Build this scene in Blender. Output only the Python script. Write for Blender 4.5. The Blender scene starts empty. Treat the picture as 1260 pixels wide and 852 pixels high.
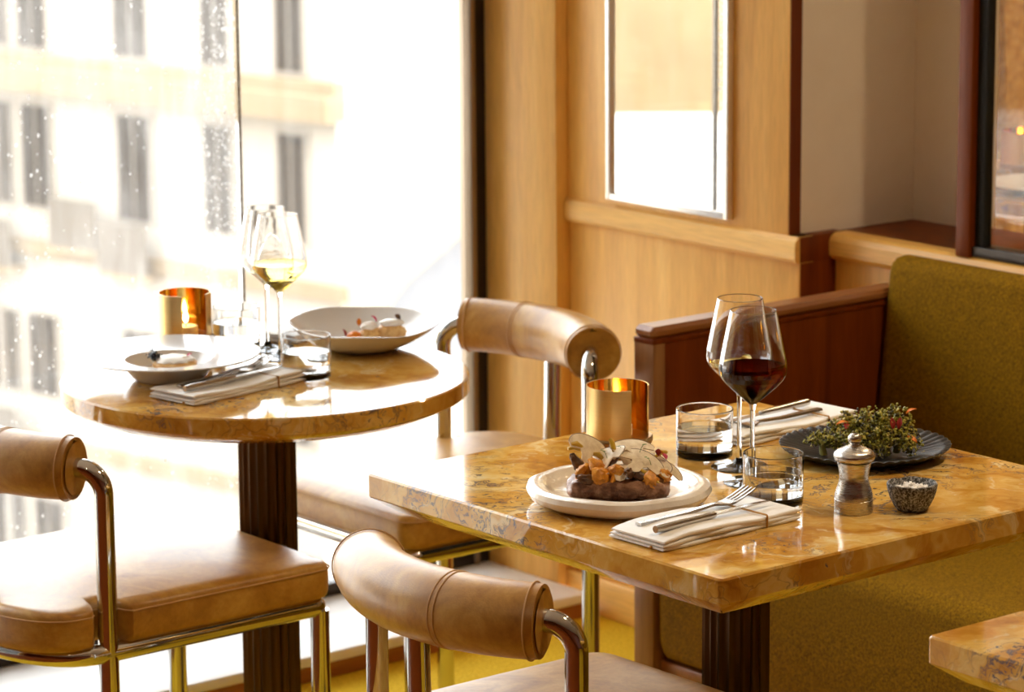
import bpy, bmesh, math, random
from mathutils import Vector, Matrix, noise
random.seed(7)
scene = bpy.context.scene
col = scene.collection
PI = math.pi

# ------------------------------------------------------------------ camera
R_ = math.radians
def camera_matrix(yaw, p, r, pos):
    X = Vector((math.sin(yaw), 0, math.cos(yaw))); Y = Vector((-math.cos(yaw), 0, math.sin(yaw))); Z = Vector((0, -1, 0))
    M = Matrix((X, Y, Z)).transposed()
    Rp = Matrix(((1, 0, 0), (0, math.cos(p), -math.sin(p)), (0, math.sin(p), math.cos(p))))
    Rr = Matrix(((math.cos(r), -math.sin(r), 0), (math.sin(r), math.cos(r), 0), (0, 0, 1)))
    W = Rr @ Rp @ M                      # world -> (right, down, forward)
    right, down, fwd = W[0], W[1], W[2]
    rot = Matrix((right, -down, -fwd)).transposed().to_4x4()
    return Matrix.Translation(pos) @ rot
cd = bpy.data.cameras.new('camera'); cam = bpy.data.objects.new('camera', cd); col.objects.link(cam)
cd.sensor_width = 36; cd.lens = 4000 / 1260 * 36
cd.clip_start = .05; cd.clip_end = 500
cam.matrix_world = camera_matrix(R_(51.16), R_(11.45), R_(-0.44), Vector((-2.853, -3.071, 1.78)))
cd.dof.use_dof = True; cd.dof.focus_distance = 4.05; cd.dof.aperture_fstop = 9.0
scene.camera = cam

# ------------------------------------------------------------------ world, sun, exposure
world = bpy.data.worlds.new('world'); scene.world = world; world.use_nodes = True
bg = world.node_tree.nodes['Background']; bg.inputs[0].default_value = (.93, .96, 1, 1); bg.inputs[1].default_value = 5.4
sd = bpy.data.lights.new('sun', 'SUN'); sun = bpy.data.objects.new('sun', sd); col.objects.link(sun)
sd.energy = 6.0; sd.angle = R_(2); sd.color = (1, .93, .82)
sun.rotation_euler = Vector((-.1, .75, -.65)).to_track_quat('-Z', 'Y').to_euler()
# portal: tells the renderer where the sky enters the room
pd = bpy.data.lights.new('window_portal', 'AREA'); pd.shape = 'RECTANGLE'; pd.size = 5.5; pd.size_y = 2.7
po = bpy.data.objects.new('window_portal', pd); col.objects.link(po); po.location = (-1.68, 1.9, 1.4)
po.rotation_euler = Vector((0, -1, 0)).to_track_quat('-Z', 'Z').to_euler()
try: pd.cycles.is_portal = True
except Exception: pass
scene.view_settings.view_transform = 'Standard'; scene.view_settings.look = 'None'
scene.view_settings.exposure = 0.48; scene.view_settings.gamma = 1.0; scene.view_settings.use_curve_mapping = False
scene.cycles.max_bounces = 14; scene.cycles.transmission_bounces = 14; scene.cycles.transparent_max_bounces = 16
scene.cycles.diffuse_bounces = 6; scene.cycles.glossy_bounces = 6
scene.cycles.use_denoising = True
scene.cycles.sample_clamp_indirect = 12; scene.cycles.blur_glossy = .6

# ------------------------------------------------------------------ materials
def lin(r, g, b):
    f = lambda c: (c/255/12.92) if c/255 <= .04045 else ((c/255+.055)/1.055)**2.4
    return (f(r), f(g), f(b), 1)
class NT:
    def __init__(s, name):
        s.m = bpy.data.materials.new(name); s.m.use_nodes = True; s.t = s.m.node_tree
        s.b = s.t.nodes['Principled BSDF']; s.out = s.t.nodes['Material Output']
    def n(s, typ, **kw):
        nd = s.t.nodes.new(typ)
        for k, v in kw.items(): setattr(nd, k, v)
        return nd
    def l(s, a, b): s.t.links.new(a, b)
    def coord(s, scale=(1, 1, 1), rot=(0, 0, 0), which='Object'):
        tc = s.n('ShaderNodeTexCoord'); mp = s.n('ShaderNodeMapping')
        mp.inputs['Scale'].default_value = scale; mp.inputs['Rotation'].default_value = rot
        s.l(tc.outputs[which], mp.inputs[0]); return mp.outputs[0]
    def noise(s, vec, scale, detail=4, rough=.55, dist=0):
        nd = s.n('ShaderNodeTexNoise'); s.l(vec, nd.inputs['Vector'])
        nd.inputs['Scale'].default_value = scale; nd.inputs['Detail'].default_value = detail
        nd.inputs['Roughness'].default_value = rough; nd.inputs['Distortion'].default_value = dist
        return nd
    def ramp(s, fac, stops, interp='LINEAR'):
        nd = s.n('ShaderNodeValToRGB'); cr = nd.color_ramp; cr.interpolation = interp
        while len(cr.elements) < len(stops): cr.elements.new(.5)
        for e, (p, c) in zip(cr.elements, stops): e.position = p; e.color = c if len(c) == 4 else (*c, 1)
        s.l(fac, nd.inputs[0]); return nd.outputs[0]
    def mix(s, fac, a, b, mode='MIX'):
        nd = s.n('ShaderNodeMix', data_type='RGBA', blend_type=mode)
        for inp, v in ((nd.inputs[0], fac), (nd.inputs[6], a), (nd.inputs[7], b)):
            if hasattr(v, 'is_output'): s.l(v, inp)
            else: inp.default_value = v
        return nd.outputs[2]
    def bump(s, h, strength=.2, dist=.002):
        nd = s.n('ShaderNodeBump'); nd.inputs['Strength'].default_value = strength; nd.inputs['Distance'].default_value = dist
        s.l(h, nd.inputs['Height']); s.l(nd.outputs[0], s.b.inputs['Normal'])
    def set(s, **kw):
        for k, v in kw.items():
            k = k.replace('_', ' ')
            if hasattr(v, 'is_output'): s.l(v, s.b.inputs[k])
            else: s.b.inputs[k].default_value = v
        return s

def plain(name, c, rough=.5, metal=0, **kw):
    t = NT(name); t.set(Base_Color=c, Roughness=rough, Metallic=metal, **kw); return t.m

def wood(name, dark, mid, light, grain=1.0, rough=.38, axis='z', coat=.0, spec=.5):
    t = NT(name)
    sc = {'z': (14, 14, .9), 'x': (.9, 14, 14), 'y': (14, .9, 14)}[axis]
    v = t.coord(sc)
    a = t.noise(v, 1.6*grain, 6, .6, .6)
    fine = t.noise(t.coord(tuple(k*9 for k in sc)), 3*grain, 3, .6)
    c = t.ramp(a.outputs[0], [(.3, dark), (.5, mid), (.72, light)])
    f = t.ramp(fine.outputs[0], [(.35, (.80, .78, .74, 1)), (.6, (1, 1, 1, 1))])
    t.set(Base_Color=t.mix(.7, c, f, 'MULTIPLY'), Roughness=rough, Coat_Weight=coat, Coat_Roughness=.15, Specular_IOR_Level=spec)
    t.bump(fine.outputs[0], .12, .0006)
    return t.m

def marble(name, seed=0):
    t = NT(name)
    v = t.coord((1, 1, 1), (.4, .7, .9 + seed))
    w = t.noise(v, 3.0, 5, .6)
    wm = t.n('ShaderNodeVectorMath', operation='SCALE'); t.l(w.outputs[1], wm.inputs[0]); wm.inputs[3].default_value = .55
    ad = t.n('ShaderNodeVectorMath', operation='ADD'); t.l(v, ad.inputs[0]); t.l(wm.outputs[0], ad.inputs[1])
    st = t.n('ShaderNodeMapping'); st.inputs['Scale'].default_value = (1, 2.6, 1.2); st.inputs['Rotation'].default_value = (0, 0, .6); t.l(ad.outputs[0], st.inputs[0])
    a = t.noise(st.outputs[0], 4.2, 6, .58, .3)
    base = t.ramp(a.outputs[0], [(.26, lin(140, 86, 24)), (.38, lin(186, 128, 44)), (.48, lin(208, 158, 70)), (.58, lin(222, 184, 106)), (.72, lin(232, 206, 152))])
    patch = t.noise(st.outputs[0], 9, 4, .6, .8)
    pm = t.ramp(patch.outputs[0], [(.58, (0, 0, 0, 1)), (.70, (1, 1, 1, 1))])
    base = t.mix(pm, base, lin(226, 202, 150))
    # thin brown joints between breccia pieces
    vo = t.n('ShaderNodeTexVoronoi', feature='DISTANCE_TO_EDGE'); vo.inputs['Scale'].default_value = 11
    t.l(st.outputs[0], vo.inputs['Vector'])
    jm = t.ramp(vo.outputs[0], [(.0, (1, 1, 1, 1)), (.035, (0, 0, 0, 1))])
    gate = t.noise(v, 5, 3, .5); gm = t.ramp(gate.outputs[0], [(.5, (0, 0, 0, 1)), (.6, (1, 1, 1, 1))])
    jj = t.mix(1.0, jm, gm, 'MULTIPLY')
    base = t.mix(t.mix(1.0, jj, (.55, .55, .55, 1), 'MULTIPLY'), base, lin(120, 78, 48))
    # blue-grey veins in a few places
    vv = t.n('ShaderNodeMapping'); vv.inputs['Scale'].default_value = (.8, 4.5, 1); vv.inputs['Rotation'].default_value = (0, 0, .25); t.l(ad.outputs[0], vv.inputs[0])
    b = t.noise(vv.outputs[0], 7, 8, .65, .4)
    bm = t.ramp(b.outputs[0], [(.478, (0, 0, 0, 1)), (.492, (1, 1, 1, 1)), (.506, (1, 1, 1, 1)), (.52, (0, 0, 0, 1))])
    g2 = t.noise(t.coord((1, 1, 1), (0, 0, seed)), 3.4, 2, .5); g2m = t.ramp(g2.outputs[0], [(.49, (0, 0, 0, 1)), (.57, (1, 1, 1, 1))])
    bb = t.mix(1.0, bm, g2m, 'MULTIPLY')
    base = t.mix(bb, base, lin(92, 82, 84))
    t.set(Base_Color=base, Roughness=.07, Specular_IOR_Level=.55)
    return t.m

def leather(name):
    t = NT(name); v = t.coord()
    a = t.noise(v, 11, 6, .65, .8); c = t.ramp(a.outputs[0], [(.28, lin(148, 98, 34)), (.5, lin(186, 136, 56)), (.72, lin(210, 168, 86))])
    b = t.noise(v, 120, 5, .7); cr = t.ramp(b.outputs[0], [(.36, (.82, .78, .74, 1)), (.55, (1, 1, 1, 1))])
    vo = t.n('ShaderNodeTexVoronoi', feature='DISTANCE_TO_EDGE'); vo.inputs['Scale'].default_value = 260; t.l(v, vo.inputs['Vector'])
    t.set(Base_Color=t.mix(.6, c, cr, 'MULTIPLY'), Roughness=.38, Specular_IOR_Level=.5, Coat_Weight=.2, Coat_Roughness=.3)
    hm = t.n('ShaderNodeMath', operation='ADD'); t.l(b.outputs[0], hm.inputs[0]); t.l(vo.outputs[0], hm.inputs[1])
    t.bump(hm.outputs[0], .18, .0008)
    return t.m

def fabric(name, dark, light, scale=900, sheen=.6, rough=.95):
    t = NT(name); v = t.coord()
    a = t.noise(v, scale, 2, .5); b = t.noise(v, scale*.5, 3, .6)
    m = t.n('ShaderNodeMath', operation='ADD'); t.l(a.outputs[0], m.inputs[0]); t.l(b.outputs[0], m.inputs[1])
    h = t.n('ShaderNodeMath', operation='MULTIPLY'); t.l(m.outputs[0], h.inputs[0]); h.inputs[1].default_value = .5
    c = t.ramp(h.outputs[0], [(.36, dark), (.64, light)])
    t.set(Base_Color=c, Roughness=rough, Sheen_Weight=sheen, Sheen_Roughness=.4, Specular_IOR_Level=.1)
    t.b.inputs['Sheen Tint'].default_value = light
    t.bump(a.outputs[0], .35, .001)
    return t.m

def brushed(name, c, rough=.3, scale=(400, 400, 6), aniso=.5):
    t = NT(name); v = t.coord(scale); a = t.noise(v, 1, 2, .5)
    r = t.n('ShaderNodeMapRange'); t.l(a.outputs[0], r.inputs[0]); r.inputs[3].default_value = rough-.08; r.inputs[4].default_value = rough+.1
    cc = t.ramp(a.outputs[0], [(.3, tuple(k*.93 for k in c[:3])+(1,)), (.7, c)])
    t.set(Base_Color=cc, Metallic=1, Roughness=r.outputs[0], Anisotropic=aniso); return t.m

def glassm(name, c=(1, 1, 1, 1), ior=1.5, rough=0):
    t = NT(name); g = t.n('ShaderNodeBsdfGlass'); g.inputs[0].default_value = c; g.inputs['IOR'].default_value = ior; g.inputs['Roughness'].default_value = rough
    t.l(g.outputs[0], t.out.inputs[0]); return t.m

def pane_mat(name, lo, hi, scale=6):
    # window glass: clear transmission, a mirror film and a film of dirt that scatters daylight
    t = NT(name); tr = t.n('ShaderNodeBsdfTransparent'); tr.inputs[0].default_value = (.97, .98, .97, 1)
    gl = t.n('ShaderNodeBsdfGlossy'); gl.inputs['Roughness'].default_value = .02
    fr = t.n('ShaderNodeFresnel'); fr.inputs[0].default_value = 1.3
    m1 = t.n('ShaderNodeMixShader'); t.l(fr.outputs[0], m1.inputs[0]); t.l(tr.outputs[0], m1.inputs[1]); t.l(gl.outputs[0], m1.inputs[2])
    tl = t.n('ShaderNodeBsdfTranslucent'); tl.inputs[0].default_value = (.95, .93, .9, 1)
    v = t.coord((1, 1, .35)); a = t.noise(v, scale, 6, .7); b = t.noise(t.coord((1, 1, .12)), 40, 3, .6)
    s = t.n('ShaderNodeMath', operation='MULTIPLY'); t.l(a.outputs[0], s.inputs[0]); t.l(b.outputs[0], s.inputs[1])
    mr = t.n('ShaderNodeMapRange'); t.l(s.outputs[0], mr.inputs[0]); mr.inputs[1].default_value = .12; mr.inputs[2].default_value = .4
    mr.inputs[3].default_value = lo; mr.inputs[4].default_value = hi
    m2 = t.n('ShaderNodeMixShader'); t.l(mr.outputs[0], m2.inputs[0]); t.l(m1.outputs[0], m2.inputs[1]); t.l(tl.outputs[0], m2.inputs[2])
    t.l(m2.outputs[0], t.out.inputs[0]); return t.m

def emit(name, c, s):
    t = NT(name); e = t.n('ShaderNodeEmission'); e.inputs[0].default_value = c; e.inputs[1].default_value = s
    t.l(e.outputs[0], t.out.inputs[0]); return t.m

def blotch(name, stops, scale=40, rough=.5, detail=5, bump=.4, bscale=None, bd=.002, **kw):
    t = NT(name); v = t.coord(); a = t.noise(v, scale, detail, .65, .4)
    t.set(Base_Color=t.ramp(a.outputs[0], stops), Roughness=rough, **kw)
    b = t.noise(v, bscale or scale*3, 4, .6); t.bump(b.outputs[0], bump, bd); return t.m

M = {}
M['oak'] = wood('honey_oak_veneer', lin(220, 160, 68), lin(238, 182, 86), lin(246, 198, 106), .7)
M['oak_y'] = wood('honey_oak_rail', lin(224, 166, 76), lin(240, 187, 94), lin(248, 202, 114), .7, axis='y')
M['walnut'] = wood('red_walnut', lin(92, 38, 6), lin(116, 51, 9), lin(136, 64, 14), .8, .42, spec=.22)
M['walnut_sheen_x'] = wood('red_walnut_painted_sheen', lin(128, 76, 40), lin(152, 96, 54), lin(172, 116, 70), .8, .28, axis='x')  # paler than the walnut: window reflection on the cap painted into the colour
M['walnut_l'] = wood('pale_walnut_post', lin(126, 84, 50), lin(150, 104, 66), lin(168, 122, 80), .8, .35)
M['marble'] = marble('yellow_siena_marble', 0)
M['marble_round'] = marble('yellow_siena_marble_round', 1.3)
M['leather'] = leather('tan_leather')
M['thread'] = plain('tan_thread', lin(200, 160, 110), .7)
M['nickel'] = plain('polished_nickel', (.60, .585, .55, 1), .07, 1)
M['bronze'] = brushed('dark_bronze', (.10, .055, .028, 1), .34, (6, 6, 6), 0)
M['velvet'] = fabric('olive_velvet', lin(92, 64, 1), lin(148, 108, 3), 420, .22)
M['carpet'] = fabric('mustard_carpet', lin(190, 150, 20), lin(228, 192, 52), 260, .3)
M['paint'] = blotch('ivory_paint', [(.3, lin(232, 218, 196)), (.7, lin(238, 226, 206))], 6, .6, bump=.05)
M['plaster'] = blotch('cream_plaster', [(.3, lin(222, 208, 184)), (.7, lin(230, 218, 196))], 4, .8, bump=.05)
M['ceil'] = blotch('warm_white_ceiling', [(.3, lin(225, 215, 198)), (.7, lin(232, 222, 206))], 4, .9, bump=.05)
M['frame'] = plain('dark_anodised_frame', lin(52, 44, 38), .35, .6)
M['frame_l'] = plain('bronze_frame_face', lin(150, 132, 112), .3, .7)
M['steelw'] = plain('satin_white_metal', (.88, .87, .86, 1), .25, .6)
M['mirror'] = plain('mirror_silver', (.93, .91, .88, 1), .01, 1)
M['ledge'] = blotch('white_ledge_paint', [(.3, lin(228, 226, 224)), (.7, lin(238, 236, 234))], 5, .35, bump=.05)
M['fascia'] = wood('ledge_fascia_oak', lin(140, 82, 34), lin(160, 98, 44), lin(176, 112, 56), .7, axis='x')
M['pane'] = pane_mat('clean_window_glass', .01, .04)
M['pane_dirty'] = pane_mat('rain_spotted_window_glass', .015, .10, 4)
M['brass_out'] = brushed('brushed_brass', (.78, .54, .22, 1), .32, (3, 3, 300), .4)
M['brass_in'] = plain('polished_brass', (.95, .62, .16, 1), .10, 1)
M['brass_base'] = plain('aged_brass', (.42, .27, .12, 1), .35, 1)
M['wax'] = plain('candle_wax', (.9, .82, .66, 1), .5)
M['black'] = plain('black_wick', (.01, .01, .01, 1), .8)
M['flame'] = emit('candle_flame', (1, .72, .3, 1), 30)
M['glass'] = glassm('clear_crystal', (1, 1, 1, 1), 1.48)
M['water'] = glassm('still_water', (.99, .99, .98, 1), 1.33)
M['redwine'] = glassm('red_wine', (.13, .014, .006, 1), 1.34)
M['whitewine'] = glassm('white_wine', (.98, .86, .45, 1), 1.34)
M['porcelain'] = plain('white_porcelain', (.74, .74, .745, 1), .18, Coat_Weight=.3)
M['stoneware'] = blotch('cream_glazed_stoneware', [(.3, lin(214, 198, 176)), (.7, lin(236, 226, 210))], 9, .2, bump=.6, bscale=38, bd=.004, Coat_Weight=.5)
M['blackware'] = plain('matt_black_stoneware', (.018, .016, .015, 1), .36)
M['linen'] = blotch('white_linen', [(.3, (.84, .83, .81, 1)), (.7, (.9, .89, .88, 1))], 60, .85, bump=.25, bscale=900, bd=.0006)
M['gold_thread'] = plain('ochre_embroidery', lin(178, 128, 52), .5)
M['cutlery'] = plain('satin_steel', (.58, .56, .54, 1), .22, 1)
M['mill'] = brushed('brushed_steel', (.62, .59, .56, 1), .26, (60, 60, 2500), .7)
M['granite'] = blotch('grey_granite', [(.40, lin(38, 36, 36)), (.5, lin(96, 94, 92)), (.60, lin(170, 168, 166))], 330, .75, 3, .6, 300, .001)
M['salt'] = plain('salt_flakes', (.92, .9, .88, 1), .45)
M['meat'] = blotch('seared_meat', [(.30, lin(58, 30, 16)), (.46, lin(124, 80, 54)), (.62, lin(182, 136, 104))], 55, .32, 6, .7, 120, .003)
M['jus'] = plain('dark_jus', lin(34, 12, 4), .08)
M['chanterelle'] = blotch('fried_chanterelle', [(.3, lin(178, 104, 18)), (.55, lin(226, 150, 40)), (.75, lin(238, 184, 84))], 70, .4, 4, .5)
M['champ'] = blotch('raw_mushroom_flesh', [(.32, lin(206, 182, 146)), (.6, lin(242, 226, 196))], 45, .55, 5, .3)
M['champ_skin'] = blotch('mushroom_skin', [(.3, lin(120, 96, 76)), (.7, lin(160, 134, 108))], 60, .6)
M['trumpet'] = blotch('roasted_trumpet', [(.3, lin(60, 34, 22)), (.7, lin(128, 88, 52))], 60, .4)
M['bean'] = plain('yellow_bean', lin(206, 168, 52), .35)
M['orange_petal'] = plain('orange_petal', lin(228, 128, 20), .5)
M['red_petal'] = plain('dark_red_petal', lin(150, 30, 26), .5)
M['pink_petal'] = plain('pink_petal', lin(190, 40, 80), .5)
M['herb'] = plain('micro_herb', lin(96, 128, 30), .5)
M['broc'] = blotch('charred_broccoli', [(.30, lin(60, 52, 14)), (.42, lin(140, 140, 44)), (.54, lin(190, 180, 72)), (.68, lin(236, 204, 112))], 110, .55, 5, .7, 260, .003)
M['broc_dark'] = blotch('burnt_broccoli_tips', [(.34, lin(26, 20, 10)), (.52, lin(80, 74, 24)), (.70, lin(150, 128, 56))], 150, .6, 5, .8, 300, .003)
M['stalk'] = blotch('broccoli_stalk', [(.3, lin(98, 104, 36)), (.7, lin(168, 164, 84))], 60, .5)
M['tart'] = blotch('baked_tart', [(.3, lin(190, 132, 62)), (.6, lin(228, 186, 118)), (.8, lin(240, 214, 160))], 70, .5)
M['caviar'] = plain('black_caviar', (.02, .02, .025, 1), .15)
M['cream'] = plain('whipped_cream', (.9, .87, .8, 1), .5)
M['sauce'] = plain('amber_broth', lin(206, 164, 100), .12)
# outside and next room
M['render_wall'] = blotch('pale_limestone_render', [(.3, lin(158, 148, 134)), (.7, lin(170, 161, 148))], .35, .9, bump=.02)
M['band'] = blotch('tan_stone_band', [(.3, lin(128, 108, 82)), (.7, lin(142, 124, 98))], .6, .9, bump=.02)
M['win_dark'] = plain('far_window_glass', lin(54, 46, 38), .6, Specular_IOR_Level=.1)
M['win_frame'] = plain('far_window_frame', lin(140, 130, 118), .6)
M['railing'] = plain('far_balcony_iron', lin(96, 86, 74), .6)
M['zinc'] = plain('zinc_roof', lin(92, 92, 96), .7)
M['street'] = plain('pale_paving', lin(150, 145, 138), .9)
M['curtain'] = fabric('golden_curtain', lin(176, 120, 40), lin(214, 164, 78), 60, .2)
M['darkpost'] = wood('dark_stained_post', lin(36, 20, 10), lin(48, 28, 14), lin(60, 36, 18))
M['lampglow'] = emit('lamp_diffuser', (1, .8, .55, 1), 12)

# ------------------------------------------------------------------ mesh helpers
def obj(name, verts, faces, mat, parent=None, smooth=True, angle=38, mats=None, fm=None):
    me = bpy.data.meshes.new(name); me.from_pydata([tuple(v) for v in verts], [], faces); me.update()
    bm = bmesh.new(); bm.from_mesh(me); bmesh.ops.recalc_face_normals(bm, faces=bm.faces); bm.to_mesh(me); bm.free()
    for mm in (mats or [mat]): me.materials.append(M[mm] if isinstance(mm, str) else mm)
    if fm:
        for p, k in zip(me.polygons, fm): p.material_index = k
    if smooth:
        me.shade_smooth()
        try: me.set_sharp_from_angle(angle=R_(angle))
        except Exception: pass
    o = bpy.data.objects.new(name, me); col.objects.link(o)
    if parent is not None: o.parent = parent
    return o
def thing(name, label, cat, loc=(0, 0, 0), rotz=0, group=None):
    o = bpy.data.objects.new(name, None); col.objects.link(o); o.empty_display_size = .05
    o.location = loc; o.rotation_euler = (0, 0, rotz); return tag(o, label, cat, group)
def tag(o, label, cat, group=None):
    o['label'] = label; o['category'] = cat
    if group: o['group'] = group
    return o
def struct(o, label=None, cat=None):
    o['kind'] = 'structure'
    if label: o['label'] = label
    if cat: o['category'] = cat
    return o
def empty_struct(name, label, cat):
    o = bpy.data.objects.new(name, None); col.objects.link(o); return struct(o, label, cat)
def copy_thing(root, loc, rotz, label):
    r = root.copy(); col.objects.link(r); r.location = loc; r.rotation_euler = (0, 0, rotz); r['label'] = label
    for ch in root.children:
        c = ch.copy(); col.objects.link(c); c.parent = r
        for g in ch.children:
            d = g.copy(); col.objects.link(d); d.parent = c
    return r
def loft(loops, cap0=True, cap1=True, closed=True):
    n = len(loops[0]); V = [p for L in loops for p in L]; F = []
    for i in range(len(loops)-1):
        for j in range(n if closed else n-1):
            k = (j+1) % n
            F.append((i*n+j, i*n+k, (i+1)*n+k, (i+1)*n+j))
    if cap0: F.append(tuple(range(n-1, -1, -1)))
    if cap1: F.append(tuple((len(loops)-1)*n+j for j in range(n)))
    return V, F
def lathe(prof, n=48, warp=None):
    V = []; F = []; idx = []
    for r, z in prof:
        if r < 1e-6: idx.append([len(V)]); V.append((0, 0, z))
        else:
            idx.append(list(range(len(V), len(V)+n)))
            for j in range(n):
                a = 2*PI*j/n; p = (r*math.cos(a), r*math.sin(a), z)
                V.append(warp(p, a) if warp else p)
    for a, b in zip(idx[:-1], idx[1:]):
        for j in range(n):
            k = (j+1) % n
            if len(a) == 1 and len(b) == 1: continue
            if len(a) == 1: F.append((a[0], b[j], b[k]))
            elif len(b) == 1: F.append((a[j], a[k], b[0]))
            else: F.append((a[j], a[k], b[k], b[j]))
    return V, F
def support(prof, d=.0010):
    out = [prof[0]]
    for (r0, z0), (r1, z1) in zip(prof[:-1], prof[1:]):
        L = math.hypot(r1-r0, z1-z0)
        if L > 3*d:
            for k in (d/L, 1-d/L): out.append((r0+(r1-r0)*k, z0+(z1-z0)*k))
        out.append((r1, z1))
    return out
def fillet(pts, r, seg=8):
    pts = [Vector(p) for p in pts]; out = [pts[0]]
    for a, b, c in zip(pts[:-2], pts[1:-1], pts[2:]):
        u = (a-b).normalized(); v = (c-b).normalized(); ang = u.angle(v)
        d = min(r/math.tan(ang/2), (a-b).length*.49, (c-b).length*.98); rr = d*math.tan(ang/2)
        ctr = b + (u+v).normalized()*(rr/math.sin(ang/2)); s = b+u*d; e = b+v*d
        p0 = s-ctr; p1 = e-ctr
        for i in range(seg+1):
            t = i/seg; w = p0.angle(p1)
            out.append(ctr + (p0*math.sin((1-t)*w)+p1*math.sin(t*w))/math.sin(w) if w > 1e-4 else ctr+p0)
    out.append(pts[-1]); return out
def tube(path, r, n=12, closed=False, cap=True, rz=None):
    path = [Vector(p) for p in path]; N = len(path); loops = []
    def tan(i):
        if closed: return (path[(i+1) % N]-path[i-1]).normalized()
        return (path[min(i+1, N-1)]-path[max(i-1, 0)]).normalized()
    t = tan(0); up = Vector((0, 0, 1)) if abs(t.z) < .9 else Vector((1, 0, 0)); nrm = (up - t*up.dot(t)).normalized()
    for i in range(N):
        t2 = tan(i); q = t.rotation_difference(t2); nrm = q @ nrm; nrm = (nrm - t2*nrm.dot(t2)).normalized(); t = t2
        b = t.cross(nrm); rr = r[i] if isinstance(r, (list, tuple)) else r
        loops.append([path[i] + nrm*(rr*math.cos(2*PI*j/n)) + b*((rz or 1)*rr*math.sin(2*PI*j/n)) for j in range(n)])
    if closed: loops.append(loops[0]); return loft(loops, False, False)
    return loft(loops, cap, cap)
def join(*parts):
    V = []; F = []
    for v, f in parts:
        o = len(V); V += [tuple(p) for p in v]; F += [tuple(i+o for i in q) for q in f]
    return V, F
def box(x0, x1, y0, y1, z0, z1):
    V = [(x, y, z) for z in (z0, z1) for y in (y0, y1) for x in (x0, x1)]
    return V, [(0, 2, 3, 1), (4, 5, 7, 6), (0, 1, 5, 4), (2, 6, 7, 3), (0, 4, 6, 2), (1, 3, 7, 5)]
def bbox_obj(name, b, mat, parent=None, bev=.003, seg=2, smooth=True):
    o = obj(name, *box(*b), mat, parent, False)
    if bev:
        bm = bmesh.new(); bm.from_mesh(o.data)
        bmesh.ops.bevel(bm, geom=list(bm.edges), offset=bev, segments=seg, affect='EDGES', profile=.5)
        bm.to_mesh(o.data); bm.free()
        if smooth:
            o.data.shade_smooth(); o.data.set_sharp_from_angle(angle=R_(50))
    return o
def rrect(hx, hy, r, seg=4, inset=0):
    out = []; hx -= inset; hy -= inset; r = max(r-inset, .0015)
    for cx, cy, a0 in ((hx-r, hy-r, 0), (-hx+r, hy-r, PI/2), (-hx+r, -hy+r, PI), (hx-r, -hy+r, 3*PI/2)):
        for i in range(seg+1):
            a = a0 + i*PI/2/seg; out.append((cx+r*math.cos(a), cy+r*math.sin(a)))
    return out
def at_z(L, z): return [(x, y, z) for x, y in L]
def blob(rx, ry, rz, amp=.15, freq=2.0, sub=3, seed=0, flat=None):
    bm = bmesh.new(); bmesh.ops.create_icosphere(bm, subdivisions=sub, radius=1)
    s = Vector((seed*3.7, seed*1.3, seed*5.1)); V = []
    for v in bm.verts:
        k = 1 + amp*noise.fractal(v.co*freq+s, .8, 2.1, 4)
        p = Vector((v.co.x*rx*k, v.co.y*ry*k, v.co.z*rz*k))
        if flat is not None: p.z = max(p.z, flat)
        V.append(p)
    F = [tuple(x.index for x in f.verts) for f in bm.faces]; bm.free(); return V, F
def xf(vf, loc=(0, 0, 0), rot=(0, 0, 0), sc=(1, 1, 1)):
    from mathutils import Euler
    Mx = Matrix.Translation(loc) @ Euler(rot).to_matrix().to_4x4() @ Matrix.Diagonal((*sc, 1))
    return [Mx @ Vector(p) for p in vf[0]], vf[1]
def place(o, loc, rot=(0, 0, 0)):
    o.location = loc; o.rotation_euler = rot; return o

# ================================================================== ROOM
XP, YW, ZR = 1.122, 1.92, .818       # pier face, window plane, rail height
struct(obj('floor', *box(-.95, 4.2, -6, 1.62, -.06, 0), 'carpet', None, False), 'mustard yellow carpet floor', 'floor')
struct(obj('floor_aisle', *box(-6, -.95, -6, 1.62, -.06, 0), 'walnut', None, False), 'dark wooden aisle floor', 'floor')
struct(obj('ceiling', *box(-6, 4.2, -6, 1.95, 2.8, 2.9), 'ceil', None, False), 'plain warm white ceiling', 'ceiling')
struct(obj('wall_front', *box(-6, 4.2, -6.1, -6, 0, 2.8), 'walnut', None, False), 'dark wooden wall behind the viewer', 'wall')
struct(obj('wall_left', *box(-6.1, -6, -6, 1.95, 0, 2.8), 'walnut', None, False), 'dark wooden wall on the far left', 'wall')

# window ledge
lg = empty_struct('trim_1', 'white window ledge with an oak fascia', 'ledge')
bbox_obj('ledge_top', (-6, 1.095, 1.6, 1.94, .03, .05), 'ledge', lg, .003)
bbox_obj('fascia', (-6, 1.095, 1.605, 1.625, 0, .03), 'fascia', lg, .002)
obj('core', *box(-6, 1.095, 1.625, 1.94, -.06, .03), 'ledge', lg, False)

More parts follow.
